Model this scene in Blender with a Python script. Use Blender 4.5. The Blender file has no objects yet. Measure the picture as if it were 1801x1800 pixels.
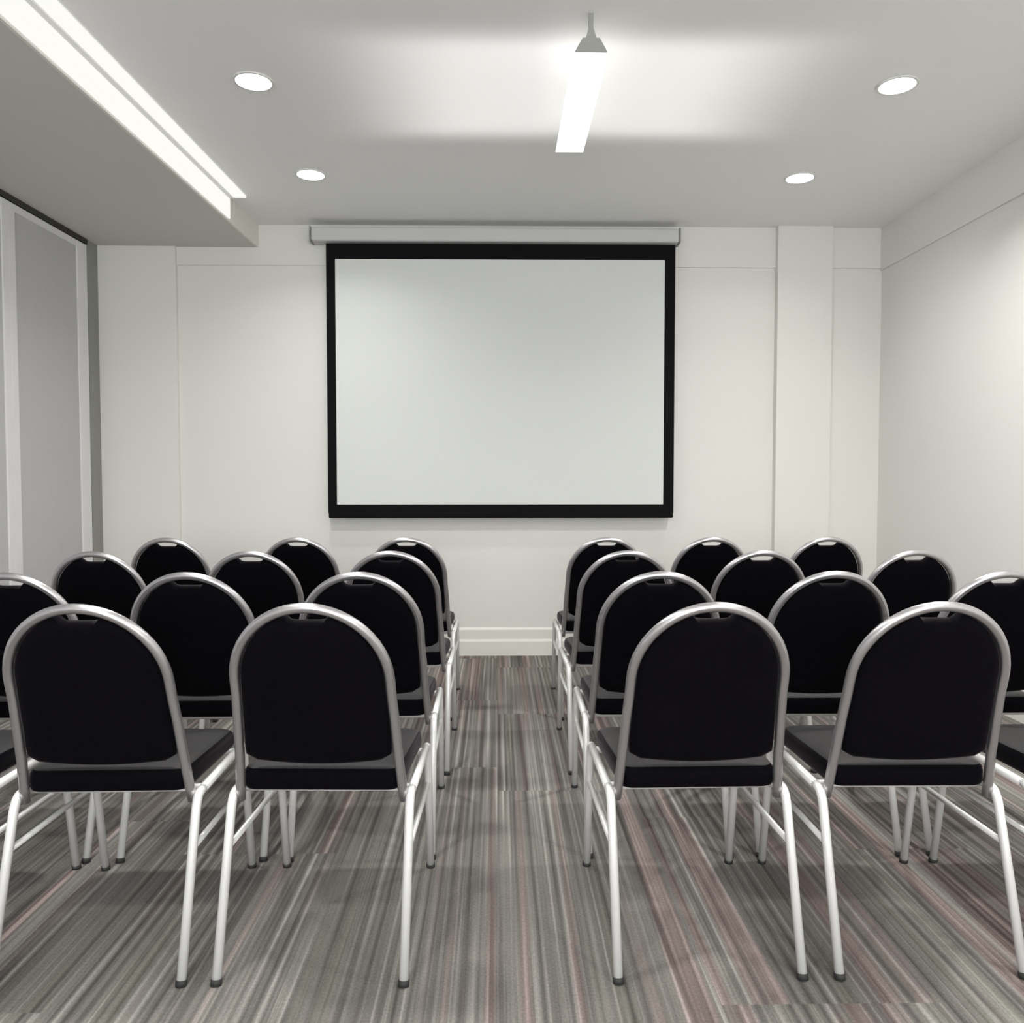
import bpy, bmesh, math, random
from mathutils import Vector, Matrix
C = bpy.context.scene.collection
PI = math.pi
R = math.radians

# ------------------------------------------------------------------ camera
cam_d = bpy.data.cameras.new('camera')
cam = bpy.data.objects.new('camera', cam_d); C.objects.link(cam)
cam_d.sensor_fit = 'HORIZONTAL'; cam_d.sensor_width = 36.0
cam_d.lens = 36.0 * 1420 / 1801
cam_d.clip_start = 0.02
cam.location = (0, 0, 1.175)
cam.rotation_euler = (R(90 - 2.3), 0, R(-1.03))
bpy.context.scene.camera = cam

# ------------------------------------------------------------------ world, exposure, lights
w = bpy.data.worlds.new('world'); bpy.context.scene.world = w; w.use_nodes = True
w.node_tree.nodes['Background'].inputs[0].default_value = (0.95, 0.98, 1.0, 1)
w.node_tree.nodes['Background'].inputs[1].default_value = 0.6
vs = bpy.context.scene.view_settings
vs.view_transform = 'Standard'; vs.look = 'None'; vs.gamma = 1; vs.use_curve_mapping = False
vs.exposure = 0.05

H_CEIL = 2.825
Y_BACK = 5.35
Y_NEAR = -3.2
X_LEFT, X_RIGHT = -2.61, 2.54
WHITE_LIGHT = (1.0, 0.985, 0.955)
DOWN_W = 13.0        # watts of every downlight
FILL_WINDOW_W = 165.0     # fill from the added, unseen window behind the camera
EM_DOWN = 14.0
EM_PEND = 1.8
UP_W = 0.070           # uplight of a pendant, watts
DOWN_SPREAD = 140
EM_STRIP = 0.95

def area(name, loc, rot, sx, sy, watts, col, spread=180):
    l = bpy.data.lights.new(name, 'AREA'); l.shape = 'RECTANGLE'; l.size = sx; l.size_y = sy
    l.energy = watts; l.color = col; l.spread = R(spread)
    o = bpy.data.objects.new(name, l); C.objects.link(o); o.location = loc; o.rotation_euler = rot
    return o
# added fill light, set in an unseen window behind the camera
area('window_fill', (0.2, Y_NEAR - 0.02, 1.6), (R(90), 0, 0), 3.2, 1.5, FILL_WINDOW_W, (0.97, 0.985, 1.0))

# ------------------------------------------------------------------ materials
def new_mat(name, col, rough=0.6, metal=0.0, spec=0.5):
    m = bpy.data.materials.new(name); m.use_nodes = True
    b = m.node_tree.nodes['Principled BSDF']
    b.inputs['Base Color'].default_value = (*col, 1)
    b.inputs['Roughness'].default_value = rough
    b.inputs['Metallic'].default_value = metal
    b.inputs['Specular IOR Level'].default_value = spec
    return m
def nodes(m): return m.node_tree.nodes, m.node_tree.links, m.node_tree.nodes['Principled BSDF']

def mottled(name, c1, c2, scale, rough=0.6, bump=0.0, bscale=300, spec=0.4, metal=0.0):
    m = new_mat(name, c1, rough, metal, spec); N, L, b = nodes(m)
    tc = N.new('ShaderNodeTexCoord')
    n = N.new('ShaderNodeTexNoise'); n.inputs['Scale'].default_value = scale; n.inputs['Detail'].default_value = 4
    L.new(tc.outputs['Object'], n.inputs['Vector'])
    mx = N.new('ShaderNodeMix'); mx.data_type = 'RGBA'
    mx.inputs[6].default_value = (*c1, 1); mx.inputs[7].default_value = (*c2, 1)
    L.new(n.outputs['Fac'], mx.inputs[0]); L.new(mx.outputs[2], b.inputs['Base Color'])
    if bump:
        n2 = N.new('ShaderNodeTexNoise'); n2.inputs['Scale'].default_value = bscale; n2.inputs['Detail'].default_value = 3
        L.new(tc.outputs['Object'], n2.inputs['Vector'])
        bp = N.new('ShaderNodeBump'); bp.inputs['Strength'].default_value = bump; bp.inputs['Distance'].default_value = 0.002
        L.new(n2.outputs['Fac'], bp.inputs['Height']); L.new(bp.outputs['Normal'], b.inputs['Normal'])
    return m

M_WALL = mottled('wall_paint', (0.79, 0.785, 0.745), (0.77, 0.765, 0.725), 3, 0.65, 0.15, 200)
M_WALLR = mottled('wall_paint_right', (0.82, 0.81, 0.78), (0.80, 0.79, 0.76), 3, 0.6, 0.15, 200)
M_TRIM = mottled('trim_paint', (0.82, 0.81, 0.76), (0.80, 0.79, 0.73), 5, 0.45)
M_CEIL = mottled('ceiling_paint', (0.92, 0.92, 0.91), (0.90, 0.90, 0.89), 2, 0.8)
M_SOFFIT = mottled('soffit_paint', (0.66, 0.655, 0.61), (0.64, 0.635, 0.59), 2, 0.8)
M_GREYFAB = mottled('partition_fabric', (0.545, 0.545, 0.56), (0.515, 0.515, 0.53), 20, 0.85, 0.3, 400)
M_ALU = new_mat('brushed_aluminium', (0.80, 0.795, 0.80), 0.5, 0.05)
M_DARK = new_mat('dark_track', (0.03, 0.028, 0.025), 0.6)
M_JAMB = mottled('jamb_paint', (0.30, 0.30, 0.28), (0.28, 0.28, 0.26), 5, 0.6)
M_BLACKB = new_mat('screen_border_black', (0.006, 0.0055, 0.006), 0.8, 0, 0.1)
M_SCREEN = mottled('projection_fabric', (0.72, 0.74, 0.72), (0.705, 0.725, 0.705), 2, 0.75)
M_CASE = new_mat('screen_case', (0.60, 0.60, 0.60), 0.4)
M_RUBBER = new_mat('rubber', (0.02, 0.02, 0.02), 0.7)
M_FITTING = new_mat('fitting_white', (0.75, 0.75, 0.73), 0.4)
M_ENDCAP = new_mat('fitting_grey', (0.33, 0.33, 0.31), 0.5)

# silver painted tube
M_TUBE = mottled('silver_tube', (0.52, 0.51, 0.52), (0.48, 0.47, 0.48), 8, 0.33, 0, 0, 0.5, 0.9)
M_LEG = mottled('pale_silver_leg', (0.84, 0.84, 0.825), (0.80, 0.80, 0.79), 8, 0.35, 0, 0, 0.5, 0.3)

# black upholstery: woven, with a soft nap
M_BLACK = mottled('black_upholstery', (0.0022, 0.0018, 0.0027), (0.0034, 0.0029, 0.0042), 60, 0.9, 0.35, 700, 0.03)
N, L, b = nodes(M_BLACK)
b.inputs['Sheen Weight'].default_value = 0.15; b.inputs['Sheen Roughness'].default_value = 0.28
b.inputs['Sheen Tint'].default_value = (0.9, 0.8, 0.85, 1)

M_SEAT_LIT = mottled('black_seat_lit_top', (0.009, 0.008, 0.009), (0.013, 0.0115, 0.0125), 60, 0.62, 0.25, 700, 0.55)  # paler copy of the upholstery, light on the seat top put into its colour
N, L, b = nodes(M_SEAT_LIT)
b.inputs['Sheen Weight'].default_value = 0.13; b.inputs['Sheen Roughness'].default_value = 0.3
def emis(name, col, s):
    m = bpy.data.materials.new(name); m.use_nodes = True
    nt = m.node_tree; nt.nodes.clear()
    e = nt.nodes.new('ShaderNodeEmission'); o = nt.nodes.new('ShaderNodeOutputMaterial')
    e.inputs[0].default_value = (*col, 1); e.inputs[1].default_value = s
    nt.links.new(e.outputs[0], o.inputs[0]); return m
M_EDOWN = emis('downlight_lamp', (1, 0.98, 0.94), EM_DOWN)
M_EPEND = emis('pendant_tube', (1, 0.99, 0.97), EM_PEND)
M_ESTRIP = emis('strip_lamp', (1, 0.99, 0.95), EM_STRIP)

# striped loop carpet laid in tiles
def carpet():
    m = new_mat('striped_carpet', (0.2, 0.19, 0.18), 0.95, 0, 0.1); N, L, b = nodes(m)
    def math_(op, a, bb=None, cc=None):
        n = N.new('ShaderNodeMath'); n.operation = op
        for i, v in enumerate((a, bb, cc)):
            if v is None: continue
            if isinstance(v, (int, float)): n.inputs[i].default_value = v
            else: L.new(v, n.inputs[i])
        return n.outputs[0]
    tc = N.new('ShaderNodeTexCoord'); sp = N.new('ShaderNodeSeparateXYZ'); L.new(tc.outputs['Object'], sp.inputs[0])
    X, Y = sp.outputs[0], sp.outputs[1]
    tx = math_('FLOOR', math_('DIVIDE', X, 0.5)); ty = math_('FLOOR', math_('DIVIDE', math_('ADD', Y, math_('MULTIPLY', tx, 0.25)), 1.0))
    cb = N.new('ShaderNodeCombineXYZ'); L.new(tx, cb.inputs[0]); L.new(ty, cb.inputs[1])
    wn = N.new('ShaderNodeTexWhiteNoise'); wn.noise_dimensions = '3D'; L.new(cb.outputs[0], wn.inputs['Vector'])
    off = math_('MULTIPLY', wn.outputs['Value'], 3.0)
    def streak(sx, sy, seed, detail=2.0):
        c = N.new('ShaderNodeCombineXYZ')
        L.new(math_('ADD', math_('MULTIPLY', X, sx), math_('MULTIPLY', off, 1.0)), c.inputs[0])
        L.new(math_('MULTIPLY', Y, sy), c.inputs[1]); c.inputs[2].default_value = seed
        n = N.new('ShaderNodeTexNoise'); n.inputs['Scale'].default_value = 1.0; n.inputs['Detail'].default_value = detail
        L.new(c.outputs[0], n.inputs['Vector']); return n.outputs['Fac']
    def ramp(fac, stops):
        r = N.new('ShaderNodeValToRGB'); L.new(fac, r.inputs[0]); e = r.color_ramp.elements
        while len(e) < len(stops): e.new(0.5)
        for k, (p, col) in enumerate(stops): e[k].position = p; e[k].color = (*col, 1)
        return r.outputs[0]
    def mix(a, bb, f, mode='MIX'):
        n = N.new('ShaderNodeMix'); n.data_type = 'RGBA'; n.blend_type = mode
        if isinstance(f, float): n.inputs[0].default_value = f
        else: L.new(f, n.inputs[0])
        L.new(a, n.inputs[6]) if not isinstance(a, tuple) else setattr(n.inputs[6], 'default_value', (*a, 1))
        L.new(bb, n.inputs[7]) if not isinstance(bb, tuple) else setattr(n.inputs[7], 'default_value', (*bb, 1))
        return n.outputs[2]
    fine = ramp(streak(62, 0.45, 0, 2.0), [(0.30, (0.085, 0.080, 0.074)), (0.45, (0.150, 0.142, 0.132)), (0.56, (0.20, 0.191, 0.178)), (0.70, (0.35, 0.338, 0.318))])
    hue = ramp(streak(16, 0.30, 7, 1.0), [(0.36, (1.12, 0.945, 0.96)), (0.47, (1.0, 1.0, 1.0)), (0.60, (1.0, 1.0, 1.0)), (0.70, (0.97, 1.01, 0.945))])
    c = mix(fine, hue, 1.0, 'MULTIPLY')
    broad = ramp(streak(5, 0.9, 3, 1.0), [(0.3, (0.80, 0.79, 0.79)), (0.7, (1.18, 1.18, 1.17))])
    c = mix(c, broad, 1.0, 'MULTIPLY')
    # little worn flecks along the pile
    fl = N.new('ShaderNodeTexNoise'); fl.inputs['Scale'].default_value = 160; L.new(tc.outputs['Object'], fl.inputs['Vector'])
    c = mix(c, ramp(fl.outputs['Fac'], [(0.3, (0.85, 0.85, 0.85)), (0.7, (1.15, 1.15, 1.15))]), 1.0, 'MULTIPLY')
    L.new(c, b.inputs['Base Color'])
    bp = N.new('ShaderNodeBump'); bp.inputs['Strength'].default_value = 0.3; bp.inputs['Distance'].default_value = 0.003
    L.new(fl.outputs['Fac'], bp.inputs['Height']); L.new(bp.outputs['Normal'], b.inputs['Normal'])
    return m
M_CARPET = carpet()

# ------------------------------------------------------------------ mesh helpers
def link(name, bm, mat, parent=None, smooth=False, loc=None):
    me = bpy.data.meshes.new(name)
    bmesh.ops.recalc_face_normals(bm, faces=bm.faces[:])
    bm.to_mesh(me); bm.free()
    for mm in (mat if isinstance(mat, (list, tuple)) else [mat]): me.materials.append(mm)
    if smooth:
        me.polygons.foreach_set('use_smooth', [True] * len(me.polygons))
    o = bpy.data.objects.new(name, me); C.objects.link(o)
    if parent: o.parent = parent
    if loc: o.location = loc
    return o
def box(bm, x0, x1, y0, y1, z0, z1, bevel=0.0, mi=0):
    r = bmesh.ops.create_cube(bm, size=1.0)
    for v in r['verts']:
        v.co = Vector(((x0 + x1) / 2 + v.co.x * (x1 - x0), (y0 + y1) / 2 + v.co.y * (y1 - y0), (z0 + z1) / 2 + v.co.z * (z1 - z0)))
    fs = set(f for v in r['verts'] for f in v.link_faces)
    for f in fs: f.material_index = mi
    if bevel:
        es = list(set(e for v in r['verts'] for e in v.link_edges))
        bmesh.ops.bevel(bm, geom=es, offset=bevel, segments=2, affect='EDGES', profile=0.5)
def boxobj(name, d, mat, parent=None, bevel=0.0):
    bm = bmesh.new(); box(bm, *d, bevel=bevel); return link(name, bm, mat, parent)
def prism(bm, pts, vec):
    a = [bm.verts.new(p) for p in pts]; bb = [bm.verts.new(Vector(p) + Vector(vec)) for p in pts]
    bm.faces.new(a); bm.faces.new(bb[::-1]); n = len(pts)
    for i in range(n): bm.faces.new((a[i], a[(i + 1) % n], bb[(i + 1) % n], bb[i]))
def fillet(pts, rad, seg=6):
    out = [Vector(pts[0])]
    for i in range(1, len(pts) - 1):
        p, a, c = Vector(pts[i]), Vector(pts[i - 1]), Vector(pts[i + 1])
        r = min(rad, (a - p).length * 0.49, (c - p).length * 0.49)
        s, e = p + (a - p).normalized() * r, p + (c - p).normalized() * r
        for k in range(seg + 1):
            t = k / seg; out.append((1 - t) ** 2 * s + 2 * t * (1 - t) * p + t * t * e)
    out.append(Vector(pts[-1])); return out
def tube(bm, pts, r, seg=12, flat=1.0):
    pts = [Vector(p) for p in pts]; rings = []
    t0 = (pts[1] - pts[0]).normalized()
    n = t0.orthogonal().normalized()
    for i, p in enumerate(pts):
        t = ((pts[min(i + 1, len(pts) - 1)] - p).normalized() + (p - pts[max(i - 1, 0)]).normalized()).normalized()
        n = (n - t * n.dot(t)).normalized(); bt = t.cross(n)
        rings.append([bm.verts.new(p + (n * math.cos(2 * PI * k / seg) + bt * math.sin(2 * PI * k / seg)) * r) for k in range(seg)])
    for a, c in zip(rings, rings[1:]):
        for k in range(seg): bm.faces.new((a[k], a[(k + 1) % seg], c[(k + 1) % seg], c[k]))
    bm.faces.new(rings[0][::-1]); bm.faces.new(rings[-1])
def cushion(bm, outline, to3d, prof):
    """outline: closed 2D loop; prof: list of (inset scale, offset along the thickness) from one face to the other"""
    n = len(outline); cx = sum(p[0] for p in outline) / n; cy = sum(p[1] for p in outline) / n
    rings = []
    for s, t in prof:
        rings.append([bm.verts.new(to3d(cx + (p[0] - cx) * s, cy + (p[1] - cy) * s, t)) for p in outline])
    for a, c in zip(rings, rings[1:]):
        for k in range(n): bm.faces.new((a[k], a[(k + 1) % n], c[(k + 1) % n], c[k]))
    for ring, (s, t) in ((rings[0], prof[0]), (rings[-1], prof[-1])):
        cv = bm.verts.new(to3d(cx, cy, t))
        for k in range(n): bm.faces.new((ring[k], ring[(k + 1) % n], cv))
def tag(o, label=None, cat=None, group=None, kind=None):
    for k, v in (('label', label), ('category', cat), ('group', group), ('kind', kind)):
        if v: o[k] = v
    return o
def empty(name, loc=(0, 0, 0)):
    o = bpy.data.objects.new(name, None); C.objects.link(o); o.location = loc; o.empty_display_size = 0.1
    return o
def struct(name, d, mat, bevel=0.0):
    return tag(boxobj(name, d, mat, None, bevel), kind='structure')

# ------------------------------------------------------------------ the room
T = 0.12
struct('floor', (X_LEFT - T, X_RIGHT + T, Y_NEAR - T, Y_BACK + T, -0.1, 0.0), M_CARPET)
struct('ceiling', (X_LEFT - T, X_RIGHT + T, Y_NEAR - T, Y_BACK + T, H_CEIL, H_CEIL + 0.1), M_CEIL)
struct('wall_back', (X_LEFT - T, X_RIGHT + T, Y_BACK, Y_BACK + T, 0, H_CEIL), M_WALL)
struct('wall_right', (X_RIGHT, X_RIGHT + T, Y_NEAR, Y_BACK, 0, H_CEIL), M_WALLR)
struct('wall_left', (X_LEFT - T, X_LEFT, Y_NEAR, Y_BACK, 0, H_CEIL), M_GREYFAB)
# wall behind the camera with an opening for the added window
bm = bmesh.new()
box(bm, X_LEFT, -1.5, Y_NEAR - T, Y_NEAR, 0, H_CEIL); box(bm, 1.9, X_RIGHT, Y_NEAR - T, Y_NEAR, 0, H_CEIL)
box(bm, -1.5, 1.9, Y_NEAR - T, Y_NEAR, 0, 0.8); box(bm, -1.5, 1.9, Y_NEAR - T, Y_NEAR, 2.4, H_CEIL)
tag(link('wall_front', bm, M_WALL), kind='structure')

# dropped soffit along the left wall, its edge running almost parallel to the wall
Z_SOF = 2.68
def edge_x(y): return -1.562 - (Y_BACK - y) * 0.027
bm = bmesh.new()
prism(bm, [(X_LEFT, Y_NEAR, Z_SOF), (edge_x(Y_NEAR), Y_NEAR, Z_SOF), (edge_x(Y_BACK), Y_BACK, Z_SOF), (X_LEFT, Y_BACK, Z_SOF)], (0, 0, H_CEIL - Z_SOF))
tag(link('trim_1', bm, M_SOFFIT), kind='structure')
# white fascia on the edge of the soffit
bm = bmesh.new()
prism(bm, [(edge_x(Y_NEAR), Y_NEAR, Z_SOF), (edge_x(Y_NEAR) + 0.012, Y_NEAR, Z_SOF), (edge_x(Y_BACK) + 0.012, Y_BACK, Z_SOF), (edge_x(Y_BACK), Y_BACK, Z_SOF)], (0, 0, H_CEIL - Z_SOF))
tag(link('trim_2', bm, M_TRIM), kind='structure')

# pilasters of the back wall
struct('trim_3', (X_LEFT + 0.03, -2.08, Y_BACK - 0.035, Y_BACK, 0, Z_SOF), M_WALL, 0.002)
struct('trim_4', (1.83, 2.19, Y_BACK - 0.06, Y_BACK, 0, H_CEIL), M_WALL, 0.003)
# frieze boards just under the ceiling
struct('trim_5', (-2.08, 1.83, Y_BACK - 0.012, Y_BACK, 2.565, H_CEIL), M_WALL)
struct('trim_6', (2.19, X_RIGHT, Y_BACK - 0.012, Y_BACK, 2.565, H_CEIL), M_WALL)
struct('trim_7', (X_RIGHT - 0.014, X_RIGHT, Y_NEAR, Y_BACK - 0.014, 2.55, H_CEIL), M_WALLR)
# baseboards
bm = bmesh.new()
prism(bm, [(-2.08, Y_BACK, 0), (-2.08, Y_BACK - 0.02, 0), (-2.08, Y_BACK - 0.02, 0.095), (-2.08, Y_BACK - 0.012, 0.11), (-2.08, Y_BACK - 0.012, 0.172), (-2.08, Y_BACK, 0.188)], (3.91, 0, 0))
tag(link('baseboard_back', bm, M_TRIM), kind='structure')
struct('baseboard_right', (X_RIGHT - 0.015, X_RIGHT, Y_NEAR, Y_BACK, 0, 0.15), M_TRIM)

# left side: dark ceiling track, jamb and fabric panels with metal edges
struct('trim_8', (X_LEFT, X_LEFT + 0.035, Y_NEAR, 5.185, Z_SOF - 0.03, Z_SOF), M_DARK)
struct('trim_9', (X_LEFT, X_LEFT + 0.03, 5.19, Y_BACK, 0, Z_SOF), M_JAMB)
def panel(y0, y1, label, s0=0.058, s1=0.058):
    t = tag(empty('partition_panel', (X_LEFT, y0, 0)), label, 'partition panel', 'grey partition panels on the left wall')
    wd = y1 - y0
    boxobj('fabric_face', (0.0, 0.020, s0, wd - s1, 0.03, Z_SOF - 0.075), M_GREYFAB, t)
    for a, c in ((0.001, s0), (wd - s1, wd)):
        boxobj('edge_strip', (0.0, 0.028, a, c, 0.0, Z_SOF - 0.035), M_ALU, t, 0.002)
    boxobj('top_rail', (0.0, 0.026, s0, wd - s1, Z_SOF - 0.075, Z_SOF - 0.035), M_ALU, t)
    boxobj('bottom_rail', (0.0, 0.026, s0, wd - s1, 0.0, 0.03), M_ALU, t)
    return t
panel(4.37, 5.185, 'grey fabric partition panel with pale metal edges, nearest the corner of the back wall', 0.058, 0.115)
panel(3.555, 4.37, 'grey fabric partition panel cut off by the left edge of the photo, nearer the viewer')

# frame of the added, unseen window around the fill light
wf = empty('added_window_1', (0.2, Y_NEAR - 0.06, 0)); tag(wf, kind='structure')
bm = bmesh.new()
for x in (-1.68, -0.6, 0.55, 1.66): box(bm, x - 0.02, x + 0.02, -0.03, 0.03, 0.8, 2.4)
box(bm, -1.68, 1.68, -0.03, 0.03, 0.8, 0.84); box(bm, -1.68, 1.68, -0.03, 0.03, 2.36, 2.4)
link('added_window_frame', bm, M_ALU, wf)

# ------------------------------------------------------------------ projection screen
Y_S = Y_BACK - 0.075
sc = tag(empty('projection_screen', (0.02, Y_BACK - 0.02, 2.70)), 'large pull-down projection screen with black border on the back wall', 'projection screen')
def rel(o, p):   # keep world coordinates while parenting
    o.location = -Vector(p.location); return o
SX0, SX1, SZ0, SZ1 = -1.102, 1.154, 0.922, 2.69
IX0, IX1, IZ0, IZ1 = SX0 + 0.058, SX1 - 0.068, SZ0 + 0.088, SZ1 - 0.098
bm = bmesh.new()
box(bm, SX0, SX1, Y_S - 0.001, Y_S + 0.001, IZ1, SZ1); box(bm, SX0, SX1, Y_S - 0.001, Y_S + 0.001, SZ0 + 0.03, IZ0)
box(bm, SX0, IX0, Y_S - 0.001, Y_S + 0.001, IZ0, IZ1); box(bm, IX1, SX1, Y_S - 0.001, Y_S + 0.001, IZ0, IZ1)
rel(link('black_border', bm, M_BLACKB, sc), sc)
rel(boxobj('screen_fabric', (IX0, IX1, Y_S - 0.0006, Y_S + 0.0006, IZ0, IZ1), M_SCREEN, sc), sc)
rel(boxobj('bottom_bar', (SX0 + 0.005, SX1 - 0.005, Y_S - 0.014, Y_S + 0.014, SZ0, SZ0 + 0.035), M_BLACKB, sc, 0.006), sc)
rel(boxobj('roller_case', (-1.19, 1.17, Y_BACK - 0.12, Y_BACK - 0.014, 2.695, 2.785), M_CASE, sc, 0.012), sc)
for x in (-1.20, 1.17):
    rel(boxobj('end_cap', (x, x + 0.01, Y_BACK - 0.122, Y_BACK - 0.014, 2.692, 2.788), M_ENDCAP, sc, 0.003), sc)

# ------------------------------------------------------------------ lamps
def ring(bm, r0, r1, z0, z1, seg=40):
    prof = [(r0, z0), (r1, z0), (r1, z1), (r0, z1)]
    rs = [[bm.verts.new((r * math.cos(2 * PI * k / seg), r * math.sin(2 * PI * k / seg), z)) for k in range(seg)] for r, z in prof]
    for i in range(4):
        a, c = rs[i], rs[(i + 1) % 4]
        for k in range(seg): bm.faces.new((a[k], a[(k + 1) % seg], c[(k + 1) % seg], c[k]))
def disc(bm, r, z, seg=40, th=0.003):
    a = [bm.verts.new((r * math.cos(2 * PI * k / seg), r * math.sin(2 * PI * k / seg), z)) for k in range(seg)]
    bb = [bm.verts.new((v.co.x, v.co.y, z + th)) for v in a]
    bm.faces.new(a); bm.faces.new(bb[::-1])
    for k in range(seg): bm.faces.new((a[k], a[(k + 1) % seg], bb[(k + 1) % seg], bb[k]))
def downlight(x, y, label, watts=DOWN_W):
    t = tag(empty('downlight', (x, y, H_CEIL)), label, 'ceiling light', 'round downlights in the ceiling')
    bm = bmesh.new(); ring(bm, 0.072, 0.082, -0.006, 0.0); link('trim_ring', bm, M_FITTING, t)
    bm = bmesh.new(); disc(bm, 0.072, -0.005); link('lamp', bm, M_EDOWN, t)
    l = bpy.data.lights.new('downlight_beam', 'AREA'); l.shape = 'DISK'; l.size = 0.14; l.energy = watts; l.color = WHITE_LIGHT; l.spread = R(DOWN_SPREAD)
    o = bpy.data.objects.new('downlight_beam', l); C.objects.link(o); o.parent = t; o.location = (0, 0, -0.012)
downlight(-1.01, 3.435, 'lit round downlight above the left chairs, nearer the viewer and larger')
downlight(1.675, 3.42, 'lit round downlight at the upper right of the ceiling, nearer the viewer', 18)
downlight(-1.01, 4.46, 'lit round downlight left of the screen, nearer the back wall', 7)
downlight(1.656, 4.46, 'lit round downlight right of the screen, in front of the white pilaster', 3.5)
for k, (x, y) in enumerate([(-1.009, 2.0), (1.674, 2.0), (-1.009, 0.6), (1.674, 0.6), (-1.0, -1.2), (1.67, -1.2)]):  # unseen downlights, added to give light the visible lamps lack
    downlight(x, y, 'added round downlight in the ceiling behind or above the viewer, unseen fill light')

def pendant(x, y0, y1, label, up=UP_W):
    Ln = y1 - y0
    t = tag(empty('linear_pendant', (x, y0, H_CEIL)), label, 'pendant light')
    zb = -0.14
    bm = bmesh.new(); prism(bm, [(-0.064, 0, zb), (0.064, 0, zb), (0.058, 0, zb + 0.018), (-0.058, 0, zb + 0.018)], (0, Ln, 0))
    link('diffuser', bm, M_EPEND, t)
    bm = bmesh.new(); prism(bm, [(-0.052, 0, zb + 0.018), (0.052, 0, zb + 0.018), (0.02, 0, zb + 0.05), (-0.02, 0, zb + 0.05)], (0, Ln, 0))
    link('upper_lens', bm, M_FITTING, t)
    # batwing uplight optics: even ceiling light to both sides, cut off by the end caps
    for f in (0.68,):
        l = bpy.data.lights.new('uplight', 'POINT'); l.shadow_soft_size = 0.012; l.energy = up; l.color = (1, 0.99, 0.975)
        l.use_nodes = True; nt = l.node_tree; LN, LL = nt.nodes, nt.links; em = LN['Emission']
        def mt(op, *a):
            n = LN.new('ShaderNodeMath'); n.operation = op
            for i, v in enumerate(a):
                if isinstance(v, (int, float)): n.inputs[i].default_value = v
                else: LL.new(v, n.inputs[i])
            return n.outputs[0]
        tc = LN.new('ShaderNodeTexCoord'); sp = LN.new('ShaderNodeSeparateXYZ'); LL.new(tc.outputs['Normal'], sp.inputs[0])
        dz = mt('MAXIMUM', mt('ABSOLUTE', sp.outputs[2]), 0.05)
        tx = mt('DIVIDE', mt('ABSOLUTE', sp.outputs[0]), dz); ty = mt('DIVIDE', mt('ABSOLUTE', sp.outputs[1]), dz)
        def fade(v, a, c):   # 1 below a, 0 beyond c
            n = LN.new('ShaderNodeMapRange'); n.interpolation_type = 'SMOOTHSTEP'
            n.inputs['From Min'].default_value = a; n.inputs['From Max'].default_value = c
            n.inputs['To Min'].default_value = 1.0; n.inputs['To Max'].default_value = 0.0
            LL.new(v, n.inputs['Value']); return n.outputs[0]
        g = mt('MULTIPLY', mt('POWER', mt('DIVIDE', 1.0, dz), 3.0), mt('MULTIPLY', fade(tx, 7.0, 19.0), fade(ty, 5.8, 8.4)))
        g = mt('MULTIPLY', g, mt('GREATER_THAN', sp.outputs[2], 0.0))
        LL.new(g, em.inputs['Strength'])
        o = bpy.data.objects.new('uplight', l); C.objects.link(o); o.parent = t; o.location = (0, Ln * f, zb + 0.078)
    for a in (-0.008, Ln):
        bm = bmesh.new(); prism(bm, [(-0.058, a, zb + 0.004), (0.058, a, zb + 0.004), (0.03, a, zb + 0.052), (-0.03, a, zb + 0.052)], (0, 0.008, 0))
        link('end_cap', bm, M_ENDCAP, t)
    boxobj('spine', (-0.018, 0.018, 0.0, Ln, zb + 0.05, zb + 0.062), M_FITTING, t)
    for a in (-0.004, Ln - 0.016):
        bm = bmesh.new(); prism(bm, [(-0.02, a, zb + 0.05), (0.02, a, zb + 0.05), (0.008, a, zb + 0.09), (0.008, a, 0), (-0.008, a, 0), (-0.008, a, zb + 0.09)], (0, 0.02, 0))
        link('hanger', bm, M_ENDCAP, t)
pendant(0.333, 2.925, 3.79, 'bright white linear pendant light hung under the ceiling in front of the screen')
pendant(0.336, -1.0, -0.14, 'added linear pendant light under the ceiling behind the viewer, unseen fill light', 1.1)  # added unseen pendant, its uplight boosted to brighten the room by bounce

# strip light in the corner beside the soffit
def strip(y0, y1):
    t = tag(empty('strip_light', (0, y0, H_CEIL)), 'long bright strip light along the edge of the left soffit', 'strip light')
    bm = bmesh.new()
    prism(bm, [(edge_x(y0) + 0.044, 0, -0.012), (edge_x(y0) + 0.115, 0, -0.012), (edge_x(y1) + 0.115, y1 - y0, -0.012), (edge_x(y1) + 0.044, y1 - y0, -0.012)], (0, 0, 0.008))
    link('ceiling_diffuser', bm, M_ESTRIP, t)
    bm = bmesh.new()
    dz = Z_SOF - H_CEIL
    prism(bm, [(edge_x(y0) + 0.013, 0, dz + 0.012), (edge_x(y0) + 0.021, 0, dz + 0.012), (edge_x(y1) + 0.021, y1 - y0, dz + 0.012), (edge_x(y1) + 0.013, y1 - y0, dz + 0.012)], (0, 0, -dz - 0.032))
    link('side_diffuser', bm, M_ESTRIP, t)
    bm = bmesh.new()
    prism(bm, [(edge_x(y0) + 0.013, 0, -0.018), (edge_x(y0) + 0.042, 0, -0.018), (edge_x(y1) + 0.042, y1 - y0, -0.018), (edge_x(y1) + 0.013, y1 - y0, -0.018)], (0, 0, 0.018))
    link('housing', bm, M_FITTING, t)
strip(-2.9, 4.8)

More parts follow.
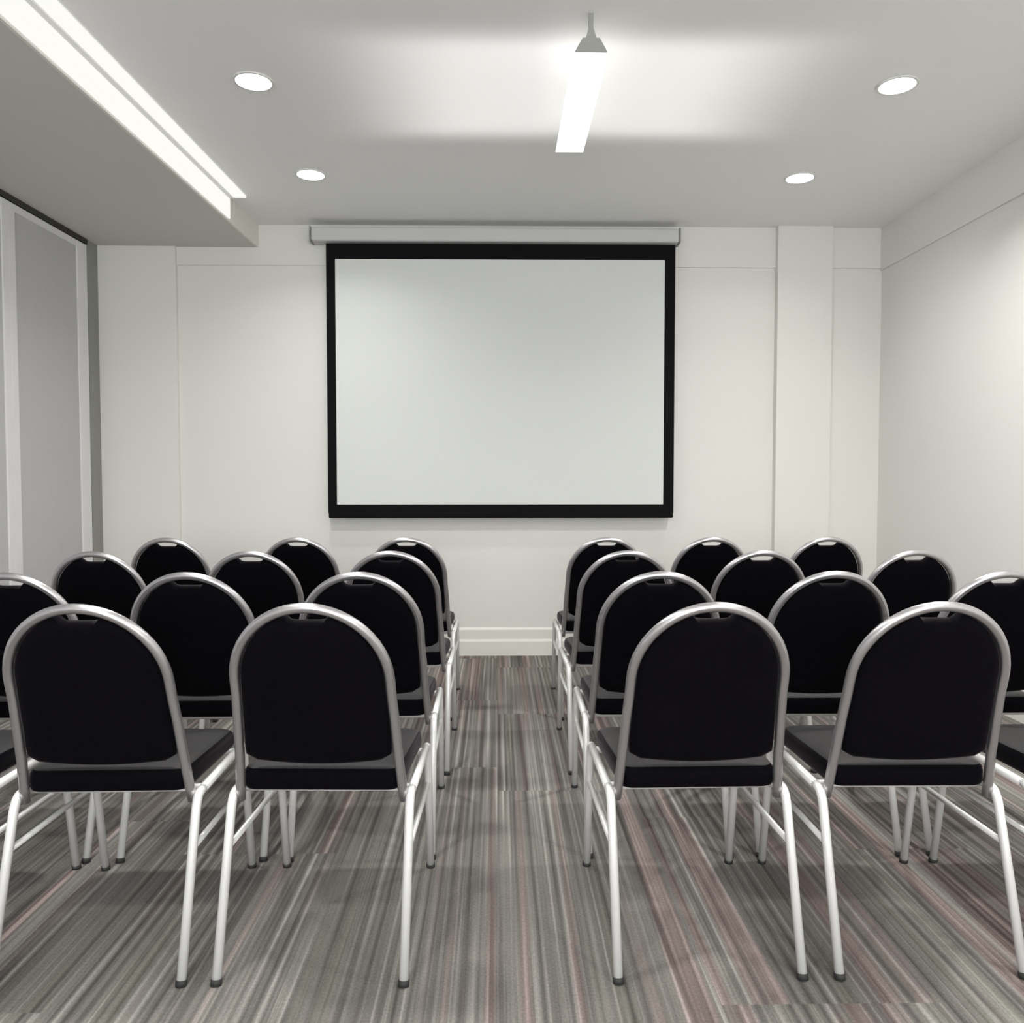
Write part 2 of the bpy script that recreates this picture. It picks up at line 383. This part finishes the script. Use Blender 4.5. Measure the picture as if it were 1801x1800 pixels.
# ------------------------------------------------------------------ chairs
def back_y(z):     # the backrest leans away from the sitter (towards -Y)
    u = (z - 0.40) / 0.49
    return 0.085 - 0.15 * u - 0.012 * math.sin(PI * min(1, max(0, u))) * -1
LX = 0.218          # half distance between the legs
A_HW, A_TOP, A_BASE = 0.181, 0.884, 0.698
def arch_pts(hw, base, top, n=28):
    out = []
    for k in range(n + 1):
        a = PI * k / n
        out.append((hw * math.cos(a), base + (top - base) * math.sin(a)))
    return out
def make_chair():
    t = empty('banquet_chair')
    # back frame: one bent tube
    p = []
    side = [(0.202, 0.385), (0.199, 0.42), (0.193, 0.50), (0.188, 0.60), (0.184, 0.66)]
    for x, z in side: p.append((x, back_y(z), z))
    for x, z in arch_pts(A_HW + 0.002, A_BASE, A_TOP): p.append((x, back_y(z), z))
    for x, z in side[::-1]: p.append((-x, back_y(z), z))
    bm = bmesh.new(); tube(bm, p, 0.0118, 12); link('back_frame', bm, M_TUBE, t, True)
    # backrest pad with a dip at the top and a bowed bottom edge
    ol = []
    ins = 0.011
    for x, z in arch_pts(A_HW - ins, A_BASE, A_TOP - ins, 40):
        if abs(x) < 0.058:
            cap = A_TOP - ins - 0.026
            k = min(1.0, max(0.0, (0.058 - abs(x)) / 0.022)); k = k * k * (3 - 2 * k)
            z = z * (1 - k) + min(z, cap) * k
        ol.append((x, z))
    for z in (0.64, 0.58, 0.53): ol.append((-(0.184 - ins + (0.66 - z) * 0.04), z))
    nb = 14
    for k in range(nb + 1):
        u = -1 + 2 * k / nb
        ol.append((0.177 * u, 0.497 - 0.015 * (1 - u * u) + (0.012 if abs(u) > 0.99 else 0)))
    for z in (0.53, 0.58, 0.64): ol.append(((0.184 - ins + (0.66 - z) * 0.04), z))
    nrm = Vector((0, 1, 0.30)).normalized()
    def bk(x, z, tt):
        return Vector((x, back_y(z), z)) + nrm * tt
    bm = bmesh.new()
    cushion(bm, ol, bk, [(0.55, -0.013), (0.85, -0.012), (0.96, -0.009), (0.99, -0.004), (1.0, 0.002), (1.0, 0.014), (0.985, 0.024), (0.94, 0.031), (0.8, 0.036), (0.5, 0.038)])
    link('backrest', bm, M_BLACK, t, True)
    # seat cushion
    ol = []
    def corner(cx, cy, r, a0):
        for k in range(7):
            a = a0 + (PI / 2) * k / 6; ol.append((cx + r * math.cos(a), cy + r * math.sin(a)))
    fw, bw, y0, y1 = 0.208, 0.196, 0.075, 0.455
    corner(fw - 0.06, y1 - 0.06, 0.06, 0); corner(-fw + 0.06, y1 - 0.06, 0.06, PI / 2)
    corner(-bw + 0.03, y0 + 0.03, 0.03, PI); corner(bw - 0.03, y0 + 0.03, 0.03, 3 * PI / 2)
    def st(x, y, z):
        front = max(0.0, (y - 0.33) / 0.125)
        return Vector((x, y, z - (0.020 * front * front if z > 0.43 else 0)))
    bm = bmesh.new()
    cushion(bm, ol, st, [(0.5, 0.411), (0.96, 0.411), (0.985, 0.414), (1.0, 0.422), (1.0, 0.447), (0.99, 0.457), (0.965, 0.464), (0.9, 0.469), (0.7, 0.473), (0.4, 0.474)])
    for k, f in enumerate(list(bm.faces)):      # top faces take the paler copy, overhead light put into the colour
        f.material_index = 1 if (6 * len(ol) <= k < 9 * len(ol) or k >= 10 * len(ol)) else 0
    link('seat', bm, [M_BLACK, M_SEAT_LIT], t, True)
    # side frames: rear leg, seat rail, front leg, stretcher
    for s in (1, -1):
        x = s * LX
        joint = Vector((x, 0.085, 0.405)); fj = Vector((x, 0.445, 0.405))
        bm = bmesh.new(); tube(bm, fillet([(x, -0.046, 0.006), (x, 0.070, 0.380), (x, 0.088, 0.402), (x, 0.12, 0.402)], 0.016), 0.0112, 12)
        rl = link('leg', bm, M_LEG, t, True)
        bm = bmesh.new(); tube(bm, [(x, -0.048, 0.0), (x, -0.044, 0.013)], 0.013, 12); link('foot_cap', bm, M_RUBBER, rl, True)
        bm = bmesh.new(); tube(bm, fillet([(x, 0.42, 0.402), (x, 0.452, 0.398), (x, 0.464, 0.37), (x, 0.528, 0.006)], 0.03), 0.0112, 12)
        fl = link('leg', bm, M_LEG, t, True)
        bm = bmesh.new(); tube(bm, [(x, 0.530, 0.0), (x, 0.527, 0.013)], 0.013, 12); link('foot_cap', bm, M_RUBBER, fl, True)
        bm = bmesh.new(); tube(bm, [(x, 0.115, 0.402), (x, 0.425, 0.402)], 0.0112, 12); link('seat_rail', bm, M_LEG, t, True)
        bm = bmesh.new(); tube(bm, [(x, 0.040, 0.285), (x, 0.480, 0.278)], 0.0075, 10); link('stretcher', bm, M_LEG, t, True)
    for yy in (0.13, 0.40):
        bm = bmesh.new(); tube(bm, [(-LX, yy, 0.400), (LX, yy, 0.400)], 0.0095, 10); link('cross_bar', bm, M_LEG, t, True)
    return t
proto = make_chair()
def copy_tree(o, parent=None):
    c = o.copy(); C.objects.link(c)
    if parent: c.parent = parent
    for ch in list(o.children): copy_tree(ch, c)
    return c
ROWY = [1.883, 2.500, 3.215, 3.940]
ROWN = ['nearest row', 'second row', 'third row', 'farthest row']
ROWX = [
    [-1.48, -0.953, -0.435, 0.498, 1.022, 1.555],
    [-1.480, -0.940, -0.423, 0.502, 1.035, 1.570],
    [-1.575, -0.968, -0.420, 0.512, 1.050, 1.660],
    [-1.587, -0.963, -0.440, 0.530, 1.042, 1.608]]
ROWR = [[1, 1.0, -1.5, 1.0, -0.5, 0], [0, 0.5, 1, -1, -0.5, 0], [-1, 0.5, 0, 0.5, 0, 1], [0, -0.5, 0, 0, 0.5, 0]]
SIDE = ['outermost on the left', 'left block, middle seat', 'left block, beside the aisle',
        'right block, beside the aisle', 'right block, middle seat', 'outermost on the right']
first = True
for r in range(4):
    for k in range(6):
        o = proto if first else copy_tree(proto); first = False
        o.location = (ROWX[r][k], ROWY[r], 0); o.rotation_euler = (0, 0, R(ROWR[r][k]))
        tag(o, 'black round-backed silver-framed chair, ' + ROWN[r] + ', ' + SIDE[k], 'chair', 'black banquet chairs in rows')
